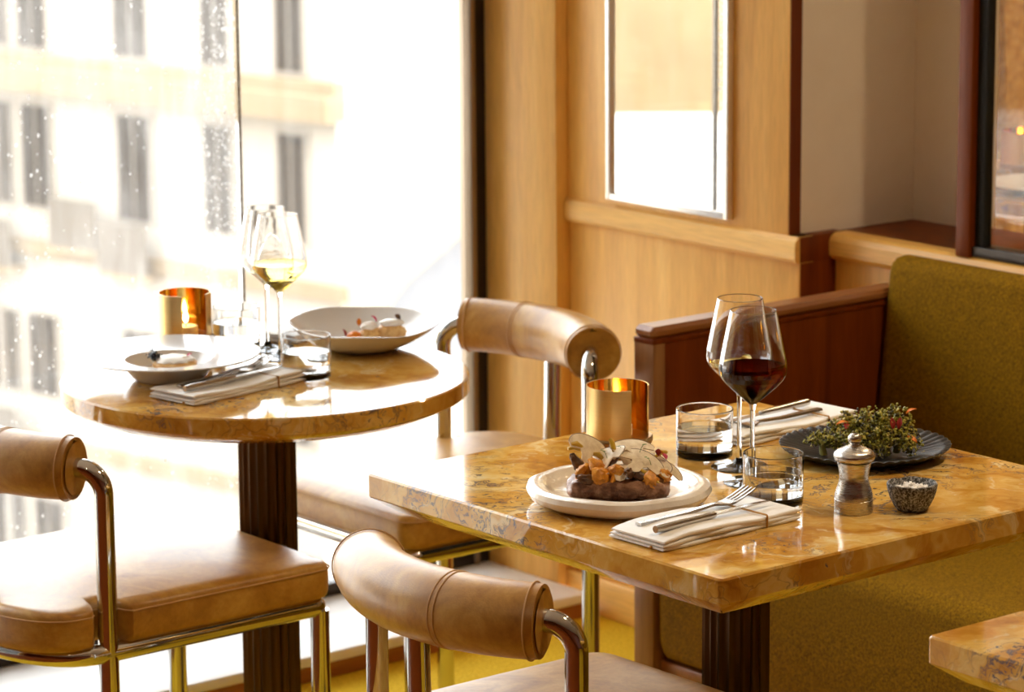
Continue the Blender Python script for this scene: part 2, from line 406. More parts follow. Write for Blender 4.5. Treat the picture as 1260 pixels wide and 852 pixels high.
# window
win = empty_struct('window_1', 'tall rain-spotted window from ledge to ceiling', 'window')
XJ = .517
obj('pane', *box(-1.9, XJ-.003, YW-.004, YW+.004, .075, 2.74), 'pane_dirty', win, False)['label'] = 'rain-spotted left pane'
obj('pane', *box(XJ+.003, 1.052, YW-.004, YW+.004, .075, 2.74), 'pane', win, False)
obj('pane', *box(-4.4, -1.906, YW-.004, YW+.004, .075, 2.74), 'pane', win, False)
tj = NT('grimy_sealant'); a_ = tj.n('ShaderNodeBsdfTranslucent'); d_ = tj.n('ShaderNodeBsdfDiffuse'); m_ = tj.n('ShaderNodeMixShader'); a_.inputs[0].default_value = (.5, .47, .44, 1); d_.inputs[0].default_value = (.3, .28, .26, 1)
nz = tj.noise(tj.coord((1, 1, 1)), 160, 3, .7); tj.l(tj.ramp(nz.outputs[0], [(.42, (0, 0, 0, 1)), (.6, (.8, .8, .8, 1))]), m_.inputs[0]); tj.l(d_.outputs[0], m_.inputs[1]); tj.l(a_.outputs[0], m_.inputs[2]); tj.l(m_.outputs[0], tj.out.inputs[0])
obj('joint', *box(XJ-.0028, XJ+.0028, YW-.006, YW+.006, .075, 2.74), tj.m, win, False)
bbox_obj('bottom_frame', (-4.4, 1.06, YW-.015, YW+.02, .05, .075), 'frame', win, .002)
bbox_obj('top_frame', (-4.4, 1.06, YW-.02, YW+.02, 2.74, 2.8), 'frame', win, .002)
bbox_obj('jamb', (1.052, 1.064, YW-.02, YW+.02, .05, 2.8), 'frame_l', win, .002)
bbox_obj('jamb', (1.064, 1.094, YW-.012, YW+.03, .05, 2.8), 'frame', win, .002)
struct(obj('wall_back', *box(-6, -4.4, YW-.03, YW+.05, .05, 2.8), 'oak', None, False), 'oak wall beside the window, left of view', 'wall')
# rain drops on the outside of the panes
dv = []; 
drop = blob(1, 1, 1, 0, 1, 1)
rd = random.Random(3)
parts = []
for i in range(2600):
    x = rd.uniform(-.45, XJ-.01); z = .1 + 1.25*rd.random()
    if rd.random() < .35: x = XJ - abs(rd.gauss(0, .05)) - .008
    dens = noise.noise(Vector((x*3, z*2.2, 0)))
    if dens < -.15 and rd.random() < .7: continue
    if x > .2 and x < .42 and rd.random() < .6: continue
    r = min(.0032, .0008 + abs(rd.gauss(0, .0011)))
    parts.append(xf(drop, (x, YW-.0045, z), (0, 0, 0), (r, r*.45, r*rd.uniform(1, 1.7))))
t = NT('rain_drop'); tl = t.n('ShaderNodeBsdfTranslucent'); tl.inputs[0].default_value = (.97, .97, .97, 1)
g = t.n('ShaderNodeBsdfGlossy'); g.inputs['Roughness'].default_value = .1; mx = t.n('ShaderNodeMixShader'); mx.inputs[0].default_value = .25
t.l(tl.outputs[0], mx.inputs[1]); t.l(g.outputs[0], mx.inputs[2]); t.l(mx.outputs[0], t.out.inputs[0])
dr = obj('rain_drops', *join(*parts), t.m, None); dr['kind'] = 'stuff'
tag(dr, 'fine rain drops scattered over the left window pane', 'rain drops')

# strip, pier, rail, wainscot
wr = empty_struct('wall_right', 'honey oak panelled wall with pier and rail', 'wall')
bbox_obj('pilaster', (1.095, 1.25, 1.693, 1.95, 0, 2.8), 'oak', wr, .002)
bbox_obj('pier_board', (XP, 1.15, 1.077, 1.692, ZR-.005, 2.8), 'oak', wr, .002)
bbox_obj('wainscot_panel', (XP+.004, 1.3, 1.052, 1.692, .075, .775), 'oak', wr, .002)
prof = [(0, .770), (-.006, .772), (-.010, .778), (-.010, .803), (-.007, .812), (.0, ZR), (.035, ZR), (.035, .770)]
V = [(XP+x, y, z) for y in (1.05, 1.692) for x, z in prof]; n = len(prof)
F = [(i, (i+1) % n, n+(i+1) % n, n+i) for i in range(n)] + [tuple(range(n-1, -1, -1)), tuple(range(n, 2*n))]
obj('rail', V, F, 'oak_y', wr, True, 25)
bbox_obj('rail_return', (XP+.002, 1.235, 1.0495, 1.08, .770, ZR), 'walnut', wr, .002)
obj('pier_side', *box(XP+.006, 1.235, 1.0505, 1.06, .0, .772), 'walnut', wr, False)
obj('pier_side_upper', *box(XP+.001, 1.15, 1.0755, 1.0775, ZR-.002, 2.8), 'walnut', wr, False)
bb = struct(bbox_obj('baseboard_right', (XP-.008, 1.14, 1.052, 1.692, 0, .075), 'oak_y', None, .003), 'low oak baseboard under the panelled wall', 'baseboard')
# niche
nw = empty_struct('wall_niche', 'ivory painted niche above the wooden rail', 'wall')
obj('side_wall', *box(1.15, 1.45, 1.0775, 1.2, ZR-.02, 2.8), 'paint', nw, False)
obj('rear_wall', *box(1.438, 1.5, .93, 1.0775, ZR-.02, 2.8), 'paint', nw, False)
v0 = [(1.236, .745), (1.44, .945), (1.46, .93), (1.238, .712)]
V = [(x, y, z) for z in (0, 2.8) for x, y in v0]
obj('angled_partition', V, [(0, 1, 5, 4), (1, 2, 6, 5), (2, 3, 7, 6), (3, 0, 4, 7), (0, 3, 2, 1), (4, 5, 6, 7)], 'paint', nw, False)
obj('shelf', *box(1.215, 1.47, .70, 1.0775, ZR-.03, ZR-.004), 'walnut', nw, False)
# wall behind the banquette with rail
wb = empty_struct('wall_banquette', 'oak wall with rail behind the banquette', 'wall')
obj('panel', *box(1.215, 1.30, -6, 1.0505, 0, .772), 'oak', wb, False)
prof = [(0, .768), (-.008, .772), (-.014, .779), (-.014, .804), (-.009, .813), (.0, ZR), (.03, ZR), (.03, .768)]
V = [(1.211+x, y, z) for y in (-6, 1.0495) for x, z in prof]; n = len(prof)
F = [(i, (i+1) % n, n+(i+1) % n, n+i) for i in range(n)] + [tuple(range(n-1, -1, -1)), tuple(range(n, 2*n))]
obj('rail', V, F, 'oak_y', wb, True, 25)
bbox_obj('post', (1.2, 1.235, .712, .745, ZR-.002, 2.8), 'walnut', wb, .002)
w2 = empty_struct('window_2', 'dark framed opening to the next dining room', 'window')
bbox_obj('jamb', (1.212, 1.232, .690, .712, ZR, 2.8), 'black', w2, .002)
bbox_obj('sill_frame', (1.205, 1.245, -1.6, .712, ZR, ZR+.018), 'frame', w2, .002)
obj('pane', *box(1.222, 1.226, -1.6, .690, ZR+.018, 2.8), pane_mat('bronze_inner_glass', 0, .01), w2, False)
obj('upper_wall', *box(1.215, 1.30, -6, -1.6, ZR, 2.8), 'plaster', wb, False)
# next room
struct(obj('wall_far', *box(1.45, 4.2, 1.905, 1.95, 0, 2.8), 'curtain', None, False), 'golden curtained wall of the next room', 'wall')
struct(obj('wall_outer', *box(4.2, 4.3, -6, 1.95, 0, 2.8), 'plaster', None, False), 'cream wall of the next room', 'wall')
struct(obj('wall_pier_back', *box(1.25, 1.46, 1.2, 1.95, 0, 2.8), 'plaster', None, False), 'hidden back of the oak pier', 'wall')

# wall mirror on the pier
mr = thing('wall_mirror', 'tall mirror in a thin white metal frame on the oak pier', 'mirror', (XP, 1.393, .829))
hw = .17; fw = .0115; HM = 1.2
obj('glass', *box(-.006, -.003, -hw+fw, hw-fw, fw, HM-fw), 'mirror', mr, False)
for b in ((-.014, 0, -hw, -hw+fw, 0, HM), (-.014, 0, hw-fw, hw, 0, HM), (-.014, 0, -hw+fw, hw-fw, 0, fw), (-.014, 0, -hw+fw, hw-fw, HM-fw, HM)):
    bbox_obj('frame_bar', b, 'steelw', mr, .0015)

# recessed ceiling lamps (out of frame); the aisle one is added for warm fill
for i, (x, y, lab) in enumerate(((.72, -.75, 'above the banquette'), (-2.6, -1.2, 'above the aisle, added as unseen fill'), (2.6, .6, 'in the next room'))):
    c = thing('ceiling_lamp', 'recessed warm ceiling lamp ' + lab, 'lamp', (x, y, 2.8), 0, 'recessed ceiling lamps')
    obj('rim', *lathe([(.07, 0), (.07, -.012), (.055, -.012), (.055, 0)], 24), 'steelw', c)
    obj('diffuser', *lathe([(.0, -.006), (.054, -.006), (.054, -.001)], 24), 'lampglow', c)
    ld = bpy.data.lights.new('lamp_light', 'AREA'); ld.shape = 'DISK'; ld.size = .1; ld.energy = (11, 4, 18)[i]; ld.color = (1, .78, .5); ld.spread = R_(130)
    lo = bpy.data.objects.new('lamp_light', ld); col.objects.link(lo); lo.parent = c; lo.location = (0, 0, -.02)

# ================================================================== OUTSIDE
bu = thing('apartment_building', 'pale stone apartment building seen through the left window pane', 'building', (26.368, 37.502, 0), R_(100.7))
# local x runs along the left facade (receding), local -y is the street side we see... facade normal points to +y_local rotated
ZB0, ZB1 = -24, -.6
obj('wall', *box(0, 26, -30, 0, ZB0, ZB1), 'render_wall', bu, False)
rows = [(-1.6, -4.05), (-5.05, -6.75), (-8.65, -10.0), (-11.9, -13.3), (-15.2, -16.6)]
cols = [(8.35, .55), (7.75, .34), (6.95, .70), (4.55, .78), (2.6, .62), (.95, .6), (10.2, .8), (12.2, .8), (14.2, .8)]
for zt, zb in rows:
    for cx, w in cols:
        if zt > 0 and cx > 9: continue
        wn = obj('window', *box(cx-w/2-.06, cx+w/2+.06, 0, .05, zb-.06, zt+.06), 'win_frame', bu, False)
        for s in (-1, 1):
            obj('window_glass', *box(cx+s*w/4-w/4+.03, cx+s*w/4+w/4-.03, .05, .07, zb, zt), 'win_dark', wn, False)
for z0, z1, d in ((-4.75, -4.35, .45), (-4.35, -4.15, .25), (-7.6, -7.35, .12), (-11.0, -10.75, .12)):
    obj('cornice', *box(-.2, 26, 0, d, z0, z1), 'band', bu, False)
for cx, zt in ((5.75, -6.5), (7.9, -7.0), (4.55, -6.8), (7.9, -10.3)):
    bl = obj('balcony', *box(cx-.55, cx+.55, 0, .4, zt-.9, zt-.82), 'band', bu, False)
    obj('railing', *box(cx-.55, cx+.55, .36, .4, zt-.82, zt), 'railing', bl, False)
# low annex roof at the foot of the sunlit gable
an = thing('annex_roof', 'grey sloping zinc roof seen low at the right of the window', 'roof', (20.6, 30, 0), 0)
V = [(0, 0, -7.1), (4.4, 0, -4.6), (9, 0, -7.1), (6, 6, -7.1), (10.4, 6, -4.6), (15, 6, -7.1)]
obj('slope', V, [(0, 1, 4, 3), (1, 2, 5, 4), (0, 2, 1), (3, 4, 5)], 'zinc', an, False)
fp = [(.15, .1), (8.85, .1), (14.8, 5.9), (6.15, 5.9)]
obj('wall', [(x, y, z) for z in (ZB0, -7.1) for x, y in fp], [(0, 1, 5, 4), (1, 2, 6, 5), (2, 3, 7, 6), (3, 0, 4, 7), (0, 3, 2, 1), (4, 5, 6, 7)], 'render_wall', an, False)
ob = thing('sandstone_building', 'warm sandstone building caught in the wall mirror', 'building', (-30.0, 36.0, 0), R_(40))
obj('wall', *box(-22, 22, 0, 10, ZB0, 15), blotch('warm_sandstone', [(.3, lin(118, 98, 66)), (.7, lin(138, 118, 84))], .3, .9, bump=.02), ob, False)
for kx in range(-6, 7):
    for z0 in (-2.6, 1.2, 5.0, 8.8):
        wn = obj('window', *box(kx*3.4-.45, kx*3.4+.45, -.06, .02, z0, z0+2.3), 'band', ob, False)
        obj('window_glass', *box(kx*3.4-.3, kx*3.4+.3, -.09, -.06, z0+.1, z0+2.2), plain('tinted_far_glass', lin(84, 58, 30), .5), wn, False)
lr = thing('low_white_building', 'low building with a white flat roof caught in the wall mirror', 'building', (-20.0, 24.0, 0), R_(40))
obj('wall', *box(-22, 22, -9, 9, ZB0, -4.4), 'render_wall', lr, False)
obj('roof', *box(-22.3, 22.3, -9.3, 9.3, -4.4, -4.2), 'ledge', lr, False)
struct(obj('street_ground', *box(-80, 140, 4, 200, ZB0-1, ZB0), 'street', None, False), 'pale street far below the window', 'ground')

# ================================================================== TABLES
def square_top(mat):
    return loft([at_z(rrect(.35, .35, .006, 3, .0025), 0), at_z(rrect(.35, .35, .006, 3), -.0025), at_z(rrect(.35, .35, .006, 3), -.031),
                 at_z(rrect(.35, .35, .006, 3, .002), -.033), at_z(rrect(.35, .35, .006, 3, .030), -.053)])
def flute(R, z0, z1, nf=20, sub=8, depth=.0045):
    L = []
    for j in range(nf*sub):
        a = 2*PI*j/(nf*sub); u = (j % sub)/sub
        r = R - depth*math.sin(PI*u)
        L.append((r*math.cos(a), r*math.sin(a)))
    return loft([at_z(L, z0), at_z(L, z1)])
def table(name, label, loc, H, round_=None):
    t = thing(name, label, 'table', loc)
    if round_:
        R = round_; N = 128
        c = lambda r: [(r*math.cos(2*PI*j/N), r*math.sin(2*PI*j/N)) for j in range(N)]
        vf = loft([at_z(c(R-.0025), 0), at_z(c(R), -.0025), at_z(c(R), -.026), at_z(c(R-.003), -.029), at_z(c(R-.036), -.045)])
        zb = -.045; m = 'marble_round'
    else:
        vf = square_top('marble'); zb = -.053; m = 'marble'
    o = obj('tabletop', *vf, m, t, True, 30); o.location = (0, 0, H)
    obj('pedestal', *flute(.0455, .012, H+zb), 'bronze', t, True, 60)
    obj('foot_plate', *lathe([(0, 0), (.20, 0), (.20, .008), (.196, .012), (0, .012)], 64), 'bronze', t)
    return t
TS, TR = .75, .735
RC = (-.045, 1.03)
table('square_table', 'square yellow marble table set with steak and red wine', (0, 0, 0), TS)
table('round_table', 'round yellow marble table by the window', (RC[0], RC[1], 0), TR, .318)
table('square_table', 'square yellow marble table corner at the lower right edge', (.02, -1.015, 0), TS)

# ================================================================== CHAIRS
ZBOL = .697; RB = .046
def make_chair(label, loc, rotz):
    c = thing('dining_chair', label, 'chair', loc, rotz, 'tan leather tube chairs')
    half, sag, off = .172, .055, -.03
    R = (half**2+sag**2)/(2*sag); am = math.asin(half/R)
    arc = lambda a: Vector((off-sag+R*(1-math.cos(a)), R*math.sin(a), ZBOL))
    # bolster backrest
    N = 28; path = [arc(-am+2*am*i/N) for i in range(N+1)]
    d0 = (path[0]-path[1]).normalized(); d1 = (path[-1]-path[-2]).normalized()
    P = [path[0]+d0*.003] + path + [path[-1]+d1*.003]
    rad = [RB-.006] + [RB-.001] + [RB + .0015*math.sin(PI*i/(N-2)) for i in range(N-1)] + [RB-.001] + [RB-.006]
    # concave leather end discs
    P = [path[0]+d0*-.004] + [path[0]+d0*.003] + P[1:-1] + [path[-1]+d1*.003] + [path[-1]-d1*.004]
    rad = [.018] + [RB-.007] + rad[1:-1] + [RB-.007] + [.018]
    bk = obj('backrest', *tube(P, rad, 36), 'leather', c, True, 50)
    for a, w in ((-am+.035, 1), (am-.035, 1), (-.232, 1), (-.208, 1)):
        ctr = arc(a); tg = Vector((math.sin(a), math.cos(a), 0)); nn = Vector((-math.cos(a), math.sin(a), 0))
        ring = [ctr + (nn*math.cos(2*PI*j/40) + Vector((0, 0, 1))*math.sin(2*PI*j/40))*(RB+.0012) for j in range(40)]
        obj('seam', *tube(ring, .0011, 6, True), 'thread', bk)
    # uprights continuing as rear legs
    for s in (-1, 1):
        e = arc(s*(am-.12)); 
        pth = fillet([(e.x, e.y, ZBOL), (.0, s*.199, ZBOL), (.0, s*.199, .0)], .042, 10)
        obj('leg', *tube(pth, .0145, 20), 'nickel', c, True, 60)
        # front leg
        obj('leg', *tube([(.372, s*.199, 0), (.372, s*.199, .420)], .0145, 20), 'nickel', c, True, 60)
    mid = arc(0)
    obj('back_post', *tube([(mid.x+.005, 0, .425), (mid.x, 0, ZBOL-.03)], .0145, 20), 'nickel', c, True, 60)
    # seat ring
    ZRG = .425
    rear = [(-.115*math.cos(b)**.8 if math.cos(b) > 0 else 0, .199*math.sin(b), ZRG) for b in [(-PI/2+PI*i/24) for i in range(25)]]
    ring = fillet([(.372, 0, ZRG), (.372, .199, ZRG), (.18, .199, ZRG)], .012, 6)[:-1] + [Vector((.18, .199, ZRG))] + [Vector(p) for p in reversed(rear)] + [Vector((.18, -.199, ZRG))]
    ring += fillet([(.18, -.199, ZRG), (.372, -.199, ZRG), (.372, 0, ZRG)], .012, 6)[1:-1]
    obj('seat_frame', *tube(ring, .0145, 16, True), 'nickel', c, True, 60)
    # cushion
    out = []
    hw, xf_, xr = .215, .392, -.135
    rc = .03
    for i in range(7):                                                   # front right corner (y negative) round
        a = -PI/2 + i*PI/12; out.append((xf_-rc+rc*math.cos(a), -hw+rc+rc*math.sin(a)))
    for y in (-.12, -.06, 0, .06, .12): out.append((xf_+.002*(1-(y/.18)**2), y))
    for i in range(7):
        a = i*PI/12; out.append((xf_-rc+rc*math.cos(a), hw-rc+rc*math.sin(a)))
    for x in (.30, .22, .14, .08): out.append((x, hw))
    out += [(.033, hw), (.024, hw-.012), (.019, .176), (-.019, .176), (-.024, hw-.014), (-.033, hw-.006)]
    rearp = []
    for i in range(1, 20):
        b = PI/2 - i*PI/20; rearp.append((-.033 + (xr+.033)*max(0, math.cos(b))**.75, (hw-.006)*math.copysign(abs(math.sin(b))**.8, math.sin(b))))
    out += rearp
    out += [(-.033, -hw+.006), (-.024, -hw+.014), (-.019, -.176), (.019, -.176), (.024, -hw+.012), (.033, -hw)]
    for x in (.08, .14, .22, .30): out.append((x, -hw))
    Z0, Z1 = .438, .492
    def crown(x, y): 
        u = (x-.13)/.28; v = y/.225; return .016*max(0, 1-u*u)**.8*max(0, 1-v*v)**.8
    L = []
    for k, z in ((.975, Z0), (.995, Z0+.005), (1.0, Z0+.012), (1.002, Z0+.03), (1.0, Z1-.008), (.993, Z1-.002), (.98, Z1+.0015)):
        L.append([(x*k, y*k, z) for x, y in out])
    for k in (.94, .88, .8, .68, .54, .38, .2, .06):
        L.append([(x*k, y*k, Z1+.0015+crown(x*k, y*k)+.001*noise.noise(Vector((x*k*14, y*k*14, loc[0]*9)))) for x, y in out])
    obj('seat', *loft(L), 'leather', c, True, 50)
    st = [Vector((x*1.004, y*1.004, Z1-.007)) for x, y in out]
    obj('seam', *tube(st, .0013, 6, True), 'thread', c)
    return c
make_chair('tan leather chair at the left edge, facing the round table', (-.49, .992, 0), 0)
make_chair('tan leather chair with its rounded back towards the viewer at the square table', (-.475, -.036, 0), 0)
make_chair('tan leather chair right of the round table, against the oak wall', (.53, 1.125, 0), PI)

# ================================================================== BANQUETTE
bq = thing('banquette', 'olive velvet banquette with a dark wooden end panel', 'sofa', (0, 0, 0))
Y0, Y1 = .872, .918
bbox_obj('end_panel', (.645, 1.2, Y0, Y1, 0, .722), 'walnut', bq, .001)
bbox_obj('end_post', (.620, .646, Y0-.001, Y1+.001, 0, .722), 'walnut_l', bq, .001)
cp = bbox_obj('cap', (.618, 1.21, Y0-.002, Y1+.002, .724, .745), 'walnut_sheen_x', bq, .007, 1, False)
bbox_obj('cap_lip', (.619, 1.20, Y0-.0012, Y1+.0012, .716, .7245), 'walnut', bq, .001)
# seat: profile in XZ swept along -Y
def sweepY(prof, ys, sc=None):
    loops = []
    for i, y in enumerate(ys):
        k = sc[i] if sc else 0
        cx = sum(p[0] for p in prof)/len(prof); cz = sum(p[1] for p in prof)/len(prof)
        loops.append([(p[0]+(cx-p[0])*k/max(.02, abs(cx-p[0])) if abs(cx-p[0]) > k else cx, y, p[1]+(cz-p[1])*k/max(.02, abs(cz-p[1])) if abs(cz-p[1]) > k else cz) for p in prof])
    return loft(loops)
def rprof(pts, r, seg=6):
    n = len(pts); out = []
    for i in range(n):
        a, b, c = Vector((*pts[i-1], 0)), Vector((*pts[i], 0)), Vector((*pts[(i+1) % n], 0))
        f = fillet([a, b, c], r[i] if isinstance(r, (list, tuple)) else r, seg)[1:-1]; out += [(p.x, p.y) for p in f]
    return out
sp = rprof([(.622, .175), (.618, .425), (1.19, .435), (1.19, .175)], [.035, .035, .01, .02])
obj('seat', *sweepY(sp, [.868, .862, .85, -2.99, -3.0], [.02, .006, 0, 0, .02]), 'velvet', bq, True, 60)
bp = rprof([(1.118, .43), (1.152, .81), (1.209, .805), (1.209, .43)], [.01, .027, .024, .01])
obj('back', *sweepY(bp, [.866, .858, .84, -2.99, -3.0], [.024, .008, 0, 0, .02]), 'velvet', bq, True, 60)
bbox_obj('base_rail', (.635, 1.19, -3.0, .871, .135, .174), 'walnut_sheen_x', bq, .003)
obj('plinth', *box(.66, 1.19, -3.0, .871, 0, .136), 'walnut', bq, False)

# ================================================================== TABLEWARE
def wine_glass(label, loc, wine, level, k=1.0):
    g = thing('wine_glass', label, 'wine glass', loc, 0, 'stemmed wine glasses')
    out = [(0, 0), (.037, 0), (.0378, .0006), (.037, .0016), (.02, .0032), (.008, .0062), (.0042, .012), (.0034, .03), (.0032, .07), (.0034, .098), (.0050, .1065), (.0095, .1105), (.0200, .1195), (.0325, .1310), (.0405, .1395), (.0440, .1465), (.0450, .153), (.0444, .162), (.0305, .2315)]
    inn = [(.0298, .2318), (.0295, .2312), (.0432, .162), (.0438, .153), (.0428, .1472), (.0393, .1404), (.0313, .1320), (.0188, .1206), (.0085, .1123), (0, .1105)]
    obj('glass', *lathe(fine(out+inn), 64), 'glass', g, True, 60)
    pr = [(r, z) for r, z in reversed(inn) if z < level]
    prev = [(r, z) for r, z in inn if z >= level][-1]; nx = pr[-1]
    tt = (level-nx[1])/(prev[1]-nx[1]); rl = nx[0]+(prev[0]-nx[0])*tt
    pr = [(max(0, r+.0003) if r > 0 else 0, z-.0003) for r, z in pr] + [(rl+.0003, level), (rl-.001, level-.0004), (0, level-.0005)]
    obj('wine', *lathe([(r, z*k) for r, z in pr], 64), wine, g, True, 50)
    return g
def fine(p):
    q = []
    for (a, b), (c, d) in zip(p[:-1], p[1:]):
        n = max(1, int(math.hypot(c-a, d-b)/.012)); q += [(a+(c-a)*i/n, b+(d-b)*i/n) for i in range(n)]
    return support(q+[p[-1]], .0006)
def tumbler(label, loc, level=.040, H=.066, R=.0392):
    g = thing('tumbler', label, 'glass', loc, 0, 'straight glass tumblers')
    prof = [(0, 0), (R-.003, 0), (R-.0008, .0015), (R-.0003, .004), (R, H-.001), (R-.0005, H), (R-.0013, H), (R-.0017, H-.001), (R-.0022, .014), (R-.004, .0115), (0, .011)]
    obj('glass', *lathe(support(prof, .0006), 64), 'glass', g, True, 40)
    w = [(0, .0107), (R-.0039, .0112), (R-.0019, .014), (R-.0017, level+.0008), (R-.003, level), (0, level-.0002)]
    obj('water', *lathe(support(w, .0006), 64), 'water', g, True, 40)
    return g
tumbler('tumbler of water in front of the red wine glass', (-.047, -.119, TS))
tumbler('tumbler of water left of the wine glasses on the square table', (.062, .132, TS))
tumbler('tumbler of water beside the napkin on the round table', (-.008, .972, TR))
tumbler('tumbler behind the soup plate near the brass candle holder', (.045, 1.242, TR))
wine_glass('glass of red wine on the square table', (.005, -.024, TS), 'redwine', .158)
wine_glass('glass of white wine just behind the red wine', (.051, .051, TS), 'whitewine', .142)
wine_glass('front glass of white wine on the round table', (.047, 1.119, TR), 'whitewine', .153)
wine_glass('rear wine glass on the round table', (.071, 1.190, TR), 'whitewine', .128)

def candle_holder(label, loc, rot):
    c = thing('candle_holder', label, 'candle holder', loc, rot, 'brass candle holders')
    obj('base', *lathe([(0, 0), (.024, 0), (.024, .012), (.046, .014), (.0475, .017), (.0475, .022), (.046, .024), (0, .024)], 64), 'brass_base', c)
    N = 60; a0, a1 = R_(312), R_(252+360)
    def shell(r0, r1, z0, z1):
        L = []
        for i in range(N+1):
            a = a0+(a1-a0)*i/N; g = .004*(i/N)      # the sheet spirals outwards a little
            L.append([((r0+g)*math.cos(a), (r0+g)*math.sin(a), z0), ((r1+g)*math.cos(a), (r1+g)*math.sin(a), z0), ((r1+g)*math.cos(a), (r1+g)*math.sin(a), z1), ((r0+g)*math.cos(a), (r0+g)*math.sin(a), z1)])
        return loft(L)
    obj('outer_sheet', *shell(.0408, .0416, .0242, .094), 'brass_out', c, True, 40)
    obj('inner_sheet', *shell(.0398, .0407, .0242, .0938), 'brass_in', c, True, 40)
    k = obj('candle', *lathe([(0, .0242), (.019, .0242), (.019, .038), (.0175, .039), (0, .0375)], 32), 'wax', c)
    obj('wick', *tube([(0, 0, .0375), (.001, 0, .044)], .0008, 6), 'black', k)
    obj('flame', *lathe([(0, .043), (.0035, .047), (.0042, .052), (.0026, .060), (0, .068)], 12), 'flame', k)
    return c
candle_holder('curved brass candle holder behind the steak plate', (-.012, .226, TS), 0)
candle_holder('brass candle holder behind the soup plate on the round table', (-.03, 1.275, TR), R_(-22))

# ---- plates
def organic(amp, freq, seed):
    def w(p, a):
        k = 1 + amp*noise.noise(Vector((math.cos(a)*freq, math.sin(a)*freq, seed)))
        dz = 0
        return (p[0]*k, p[1]*k, p[2]*(1+amp*1.5*noise.noise(Vector((math.cos(a)*freq*1.7, math.sin(a)*freq*1.7, seed+5)))))
    return w
tag(place(obj('steak_plate', *lathe([(0, 0), (.085, 0), (.102, .003), (.115, .010), (.1195, .018), (.117, .0245), (.110, .0275), (.100, .026), (.091, .0185), (.083, .0135), (.06, .0115), (0, .011)], 96, organic(.034, 1.9, 2)), 'stoneware'), (-.195, .012, TS)), 'thick cream stoneware plate holding the steak', 'plate')
def black_plate():
    N = 180; prof = [(0, .004), (.05, .004), (.062, .0055), (.085, .010), (.105, .0155), (.115, .0185), (.1165, .0180), (.114, .0150), (.095, .006), (.075, 0), (0, 0)]
    def w(p, a):
        r = math.hypot(p[0], p[1])
        if r > .055 and p[2] > .004:
            k = min(1, (r-.055)/.03); f = abs(math.sin(a*22)); return (p[0]*(1+.012*k*(f-.5)), p[1]*(1+.012*k*(f-.5)), p[2]+.0022*k*(f-.6))
        return p
    return lathe(prof, 44*6, w)
tag(place(obj('black_plate', *black_plate(), 'blackware'), (.226, -.012, TS)), 'black fluted plate of charred broccoli', 'plate')
tag(place(obj('soup_plate', *lathe([(0, 0), (.05, 0), (.053, .002), (.058, .006), (.067, .018), (.071, .027), (.085, .031), (.125, .0365), (.1405, .0395), (.1415, .0408), (.1400, .0420), (.125, .0395), (.085, .0345), (.068, .0318), (.064, .024), (.056, .013), (.04, .0095), (0, .009)], 96), 'porcelain'), (-.178, 1.098, TR)), 'white wide-rimmed soup plate with a small tart', 'plate')
def slant(p, a):
    r = math.hypot(p[0], p[1]); k = max(0, (r-.05)/.07)
    h = .5+.5*math.cos(a-R_(100)); return (p[0]*(1+.03*math.cos(2*a)), p[1]*(1+.03*math.cos(2*a)), p[2]*(.86+.2*h*k) + .0015*k*math.sin(5*a))
tag(place(obj('white_bowl', *lathe([(0, 0), (.045, 0), (.055, .003), (.085, .017), (.108, .034), (.120, .0455), (.1212, .0465), (.119, .0470), (.104, .0345), (.08, .019), (.05, .009), (0, .007)], 96, slant), 'porcelain'), (.186, 1.086, TR)), 'white shallow bowl with dessert, by the oak wall', 'bowl')

# ---- napkins, cutlery
def napkin(label, loc, rot, seed, L=.238, W=.098):
    n = thing('folded_napkin', label, 'napkin', loc, rot, 'folded white linen napkins')
    rr = random.Random(seed)
    for i in range(3):
        zc = .0030+.0052*i; h = .0026
        nx, ny = 26, 8; loops = []
        for a in range(nx+1):
            x = -L/2 + L*a/nx; dw = .0012*math.sin(a*.7+i*2+seed)+rr.uniform(-.0004, .0004)
            yy0, yy1 = -W/2+dw+.0025*i*(rr.random()*.2), W/2+dw-.003*i*.5
            wob = .0009*math.sin(x*30+seed+i)*i + .0012*math.sin(x*17+seed*2)*(i > 0)
            pr = rprof([(yy0, zc-h), (yy0, zc+h), (yy1, zc+h), (yy1, zc-h)], [.0024, .0024, .0012, .0012], 4)
            e = .4 if a in (0, nx) else 1
            loops.append([(x, p, zc+(q-zc)*e+(wob if i else 0)) for p, q in pr])
        obj('fold', *loft(loops), 'linen', n, True, 60)
    pth = fillet([(L*.24, W/2-.03, .0172), (L*.24, -W/2-.0012, .0172), (L*.24, -W/2-.0012, .001)], .002, 4)
    obj('stripe', *tube(pth, .0013, 6), 'gold_thread', n)
    obj('bead', *xf(blob(.0022, .0022, .0018, 0, 1, 2), (-L/2-.0012, -W/2+.022, .0035)), 'gold_thread', n)
    return n
def strip(path, widths, thick, mat):   # flat bar with varying width along x; path (x, z)
    L = []
    for (x, z), w in zip(path, widths):
        L.append([(x, -w, z-thick/2), (x, w, z-thick/2), (x, w*.85, z+thick/2), (x, -w*.85, z+thick/2)])
    return loft(L)
